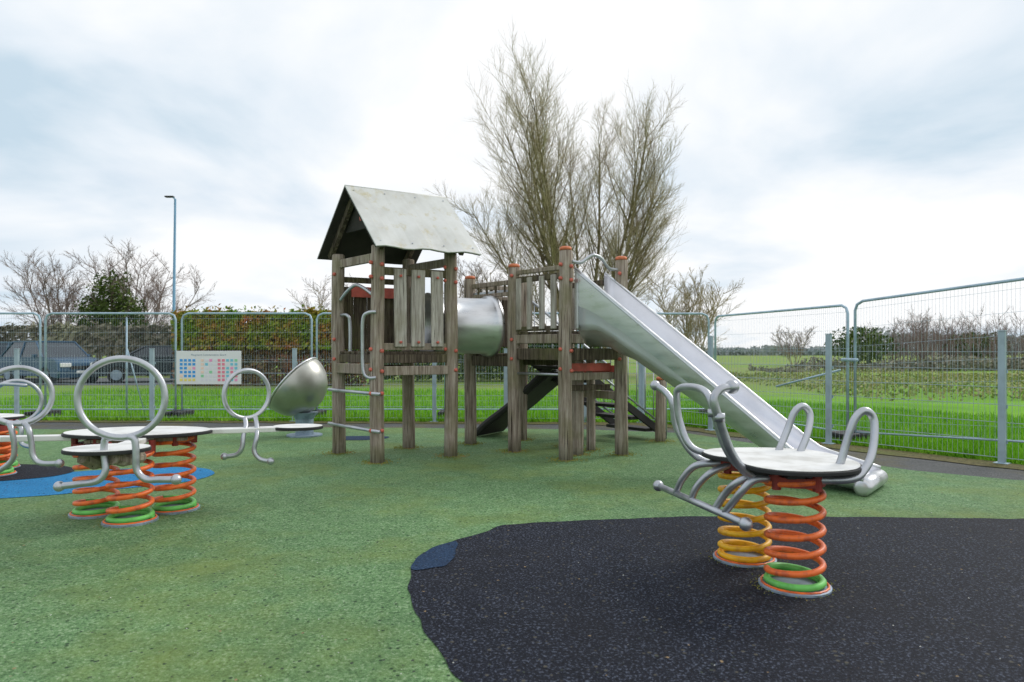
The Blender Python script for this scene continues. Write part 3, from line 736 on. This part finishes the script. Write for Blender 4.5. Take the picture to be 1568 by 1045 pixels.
# ---------------------------------------------------------------- vegetation
def leafmass(name, samp, n, size, mat):
    mb = MB()
    for i in range(n):
        p = V(samp()); s_ = size * R.uniform(.5, 1.3)
        a = V((R.gauss(0, 1), R.gauss(0, 1), R.gauss(0, 1))).normalized(); b_ = a.orthogonal().normalized(); c = a.cross(b_)
        b0 = len(mb.v); mb.v += [p + b_ * s_, p + c * s_ * .6, p - b_ * s_, p - c * s_ * .6]; mb.f.append((b0, b0 + 1, b0 + 2, b0 + 3))
    me = bpy.data.meshes.new(name); me.from_pydata([tuple(v) for v in mb.v], [], mb.f); me.materials.append(mat)
    o = bpy.data.objects.new(name, me); scene.collection.objects.link(o); return o
def hedge_s(x0, x1, y0, y1, top, low=0., rag=.06):
    def f():
        x = R.uniform(x0, x1); t_ = top + .16 * mnoise.noise(V((x * .8, 3, 1))) + .1 * mnoise.noise(V((x * 3.3, 3, 1)))
        y = R.uniform(y0, y1); z = low + (t_ - low) * (1 - R.random() ** 1.4)
        if R.random() < rag: z += R.uniform(0, .25)
        if R.random() < .65: y = y0 + abs(R.gauss(0, .15)) + .15 * mnoise.noise(V((x * 2, z * 2, 0)))
        return (x, y, z)
    return f
hg = empty("hedge")
for o in (leafmass("leaves", hedge_s(-12.0, -5.2, 24, 25.6, 2.62, 1.3), 19000, .07, M['hedge']), leafmass("lower_stems", hedge_s(-12.0, -5.2, 24.1, 25.4, 1.8, .0, 0), 12000, .085, M['hedgeb'])): o.parent = hg
leafmass("hedge", hedge_s(-5.2, 3.6, 27, 29, 1.75, .1), 16000, .09, M['ever'])
leafmass("scrub", hedge_s(-45, -12.5, 33, 36, 2.4, 0), 14000, .16, M['scrub'])

def grow(out, p, d, L, r, lev, cfg):
    nseg = max(3, cfg['seg'][lev]); pts = [p.copy()]; rr = [r]; step = L / nseg; dd = d.copy()
    for i in range(nseg):
        dd = dd + V((R.gauss(0, 1), R.gauss(0, 1), R.gauss(0, .6))) * cfg['jit'] + V((0, 0, cfg['trop'][lev]))
        dd.normalize(); p = p + dd * step; pts.append(p.copy()); rr.append(r * (1 - .85 * (i + 1) / nseg) + .001)
    out.append((pts, rr, lev))
    if lev < len(cfg['n']):
        k = cfg['n'][lev]
        for j in range(k):
            t_ = cfg['start'][lev] + (1 - cfg['start'][lev]) * (j + R.random()) / k; t_ = min(t_, .98)
            fi = t_ * nseg; i0 = min(int(fi), nseg - 1); q = pts[i0].lerp(pts[i0 + 1], fi - i0)
            td = (pts[i0 + 1] - pts[i0]).normalized()
            az = R.uniform(0, 6.28); o1 = td.orthogonal().normalized(); o2 = td.cross(o1)
            ang = math.radians(R.uniform(*cfg['ang'][lev])); nd = td * math.cos(ang) + (o1 * math.cos(az) + o2 * math.sin(az)) * math.sin(ang)
            nl = cfg['len'][lev] * L * (1.15 - cfg.get('tap', .6) * t_) * R.uniform(.7, 1.25)
            grow(out, q, nd, nl, max(cfg['rmin'][lev], (r * (1 - .8 * t_)) * .40), lev + 1, cfg)
def tree(name, stems, cfg, mat, mat2):
    root = empty(name); out = []
    for p, d, L, r in stems: grow(out, V(p), V(d).normalized(), L, r, 0, cfg)
    a, b_ = MB(), MB()
    for pts, rr, lev in out:
        (a if lev < 2 else b_).tube(pts, rr, 7 if lev == 0 else 5 if lev == 1 else 3, cap=False)
    for mb_, nm, mt_ in ((a, "trunk_and_limbs", mat), (b_, "twigs", mat2)):
        me = bpy.data.meshes.new(nm); me.from_pydata([tuple(v) for v in mb_.v], [], mb_.f); me.materials.append(mt_)
        o = bpy.data.objects.new(nm, me); scene.collection.objects.link(o); o.parent = root
    return root
cfg = dict(seg=[12, 8, 5, 3], jit=.045, trop=[.022, .075, .09, .07], n=[24, 11, 6], start=[.27, .12, .1], len=[.29, .42, .55], ang=[(24, 50), (22, 45), (18, 40)], rmin=[.016, .0078, .005], tap=.42)
bx, by = 3.0, 30
stems = []
for ang, az, L, r in ((4, 190, 11.9, .15), (9, 150, 11.6, .13), (12, 200, 11.0, .12), (17, 175, 10.2, .11), (17, 20, 10.4, .13), (12, 350, 11.0, .14), (23, 0, 9.6, .12), (23, 190, 8.6, .10), (14, 90, 10, .11), (27, 345, 8.2, .10), (7, 30, 10.6, .12), (6, 180, 12.2, .13), (31, 180, 7.0, .09), (33, 5, 6.6, .09)):
    a, z = math.radians(ang), math.radians(az)
    stems.append(((bx + math.cos(z) * .3, by + math.sin(z) * .3, 0), (math.sin(a) * math.cos(z), math.sin(a) * math.sin(z), math.cos(a)), L, r))
tree("bare_tree", stems, cfg, M['bark'], M['barky'])
cfg2 = dict(cfg); cfg2.update(n=[13, 9, 5], start=[.2, .12, .1], len=[.42, .45, .5], rmin=[.022, .011, .007], ang=[(30, 60), (25, 50), (20, 40)], trop=[.02, .04, .04, .03], tap=.6)
def stems_at(x, y, H, k, spread):
    o = []
    for i in range(k):
        a = math.radians(R.uniform(3, spread)); z = 6.28 * i / k + R.uniform(-.4, .4)
        o.append(((x + math.cos(z) * .15, y + math.sin(z) * .15, 0), (math.sin(a) * math.cos(z), math.sin(a) * math.sin(z), math.cos(a)), H * R.uniform(.75, 1), .011 * H))
    return o
tree("bare_tree", stems_at(8.8, 34, 5.0, 8, 30), cfg2, M['barky'], M['barky'])
tree("bare_tree", stems_at(-26.2, 40, 6.8, 9, 36), cfg2, M['barkr'], M['barkr'])
tree("bare_tree", stems_at(-21.8, 40, 6.8, 9, 36), cfg2, M['barkr'], M['barkr'])
tree("bare_tree", stems_at(-1.6, 36, 5.8, 7, 26), cfg2, M['barky'], M['barkr'])
tree("bare_tree", stems_at(-11.0, 42, 5.2, 6, 30), cfg2, M['barky'], M['barkr'])
tree("bare_tree", stems_at(21.5, 52, 2.9, 5, 35), cfg2, M['barky'], M['barkr'])
def ball(cx, cy, cz, rx, rz):
    def f():
        while True:
            v = V((R.uniform(-1, 1), R.uniform(-1, 1), R.uniform(-1, 1)))
            l = v.length
            if .3 < l < 1 + .5 * mnoise.noise(v * 2.3 + V((cx, 0, 0))): return (cx + v.x * rx, cy + v.y * rx, cz + v.z * rz)
    return f
root = empty("evergreen_tree")
for args, n in (((-22.3, 38, 3.8, 1.1, 1.9), 3400), ((-23.4, 38, 2.9, .9, 1.4), 1800), ((-21.5, 38.2, 2.8, 1.0, 1.5), 1800)):
    o = leafmass("foliage", ball(*args), n, .09, M['ever']); o.parent = root
o = MB().tube([(-22.3, 38, 0), (-22.2, 38, 2), (-22.3, 38, 4.5)], [.2, .15, .05], 8).make("trunk", M['bark'], root, True)
for (x, y, z, rx, rz, n) in ((25.5, 50, 1.5, 2.2, 1.4, 2400), (34, 50, 1.4, 1.8, 1.1, 1500), (13.8, 62, .9, 2.5, 1.2, 1500)):
    root = empty("evergreen_bush"); o = leafmass("foliage", ball(x, y, z, rx, rz), n, .13, M['ever']); o.parent = root
def right_s():
    t_ = R.random() ** .7; x = 14 + 41 * t_; y = 38 + 6 * t_ + R.uniform(0, 4)
    top = .35 + .9 * t_ + .7 * mnoise.noise(V((x * .35, 0, 4)))
    return (x, y, max(.08, top) * R.random() ** .8)
leafmass("hedgerow", right_s, 15000, .13, M['scrub'])
def rough_s():
    x = R.uniform(9, 30); y = R.uniform(17, 34)
    return (x, y, max(.02, .24 + .3 * mnoise.noise(V((x * .4, y * .4, 0)))) * R.random())
leafmass("rough_vegetation", rough_s, 15000, .06, M['rough'])
hs = []
for i in range(46):
    x = R.uniform(27, 46); hs += stems_at(x, R.uniform(46, 54), R.uniform(2.4, 4.2), 3, 20)
cfg3 = dict(cfg2); cfg3.update(n=[12, 6], start=[.1, .1], rmin=[.015, .010], seg=[8, 5, 3])
tree("distant_bare_trees", hs, cfg3, M['barkr'], M['barkr'])
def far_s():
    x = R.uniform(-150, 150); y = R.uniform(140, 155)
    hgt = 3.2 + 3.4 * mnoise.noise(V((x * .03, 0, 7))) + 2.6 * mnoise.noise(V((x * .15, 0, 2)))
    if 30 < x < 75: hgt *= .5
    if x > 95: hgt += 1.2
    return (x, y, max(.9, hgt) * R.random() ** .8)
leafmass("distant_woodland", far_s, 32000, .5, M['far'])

# ---------------------------------------------------------------- sky, sun, camera
SE, SR = math.radians(38), math.radians(55)
w = bpy.data.worlds.new("World"); scene.world = w; w.use_nodes = True; nt = w.node_tree
for n_ in list(nt.nodes): nt.nodes.remove(n_)
out = nt.nodes.new("ShaderNodeOutputWorld"); bg1 = nt.nodes.new("ShaderNodeBackground"); bg2 = nt.nodes.new("ShaderNodeBackground"); mx = nt.nodes.new("ShaderNodeMixShader")
sky = nt.nodes.new("ShaderNodeTexSky"); sky.sky_type = 'NISHITA'; sky.sun_disc = False; sky.sun_elevation = SE; sky.sun_rotation = SR
nt.links.new(sky.outputs[0], bg1.inputs[0]); bg1.inputs[1].default_value = .15
tc = nt.nodes.new("ShaderNodeTexCoord"); sp_ = nt.nodes.new("ShaderNodeSeparateXYZ"); nt.links.new(tc.outputs["Generated"], sp_.inputs[0])
def mth(op, a, b_=None):
    m_ = nt.nodes.new("ShaderNodeMath"); m_.operation = op
    for i, v_ in enumerate((a, b_)):
        if v_ is None: continue
        if isinstance(v_, (int, float)): m_.inputs[i].default_value = v_
        else: nt.links.new(v_, m_.inputs[i])
    return m_.outputs[0]
zz = mth('ADD', mth('MAXIMUM', sp_.outputs[2], 0.), .22)
cb = nt.nodes.new("ShaderNodeCombineXYZ"); nt.links.new(mth('DIVIDE', sp_.outputs[0], zz), cb.inputs[0]); nt.links.new(mth('DIVIDE', sp_.outputs[1], zz), cb.inputs[1])
n1 = N(nt, "ShaderNodeTexNoise", Scale=.95, Detail=7., Roughness=.5, Distortion=.35); nt.links.new(cb.outputs[0], n1.inputs["Vector"])
n2 = N(nt, "ShaderNodeTexNoise", Scale=.6, Detail=4., Roughness=.45)
mp = nt.nodes.new("ShaderNodeMapping"); mp.inputs["Location"].default_value = (4.2, 1.7, 0); nt.links.new(cb.outputs[0], mp.inputs[0]); nt.links.new(mp.outputs[0], n2.inputs["Vector"])
left = N(nt, "ShaderNodeMapRange"); left.inputs[1].default_value = .1; left.inputs[2].default_value = -.65; nt.links.new(sp_.outputs[0], left.inputs[0])
dens = mth('SUBTRACT', mth('ADD', n1.outputs[0], .01), mth('MULTIPLY', left.outputs[0], .075))
cc = ramp(nt, dens, [(.31, (.46, .57, .66)), (.41, (.64, .70, .76)), (.52, (.80, .81, .82))])
nt.links.new(cc.outputs[0], bg2.inputs[0]); bg2.inputs[1].default_value = 1.27
cov = ramp(nt, mth('SUBTRACT', mth('ADD', n2.outputs[0], .07), mth('MULTIPLY', left.outputs[0], .13)), [(.31, .6), (.44, 1.0)])
nt.links.new(cov.outputs[0], mx.inputs[0]); nt.links.new(bg1.outputs[0], mx.inputs[1]); nt.links.new(bg2.outputs[0], mx.inputs[2]); nt.links.new(mx.outputs[0], out.inputs[0])
sd = bpy.data.lights.new("sun", 'SUN'); sd.energy = 1.4; sd.angle = math.radians(20); sd.color = (1, .96, .9)
so = bpy.data.objects.new("sun", sd); scene.collection.objects.link(so)
dirv = V((math.sin(SR) * math.cos(SE), math.cos(SR) * math.cos(SE), math.sin(SE)))
so.rotation_euler = dirv.to_track_quat('Z', 'Y').to_euler(); so.location = (8, 8, 20)
cam = bpy.data.cameras.new("camera"); co = bpy.data.objects.new("camera", cam); scene.collection.objects.link(co)
cam.lens = 24; cam.sensor_width = 36; cam.shift_y = .008; cam.clip_end = 3000; cam.clip_start = .05
cam.dof.use_dof = True; cam.dof.focus_distance = 6.0; cam.dof.aperture_fstop = 2.8
co.location = (0, 0, 1.3); co.rotation_euler = (math.pi / 2, 0, 0); scene.camera = co
scene.view_settings.view_transform = 'Standard'; scene.view_settings.look = 'None'; scene.view_settings.exposure = 0
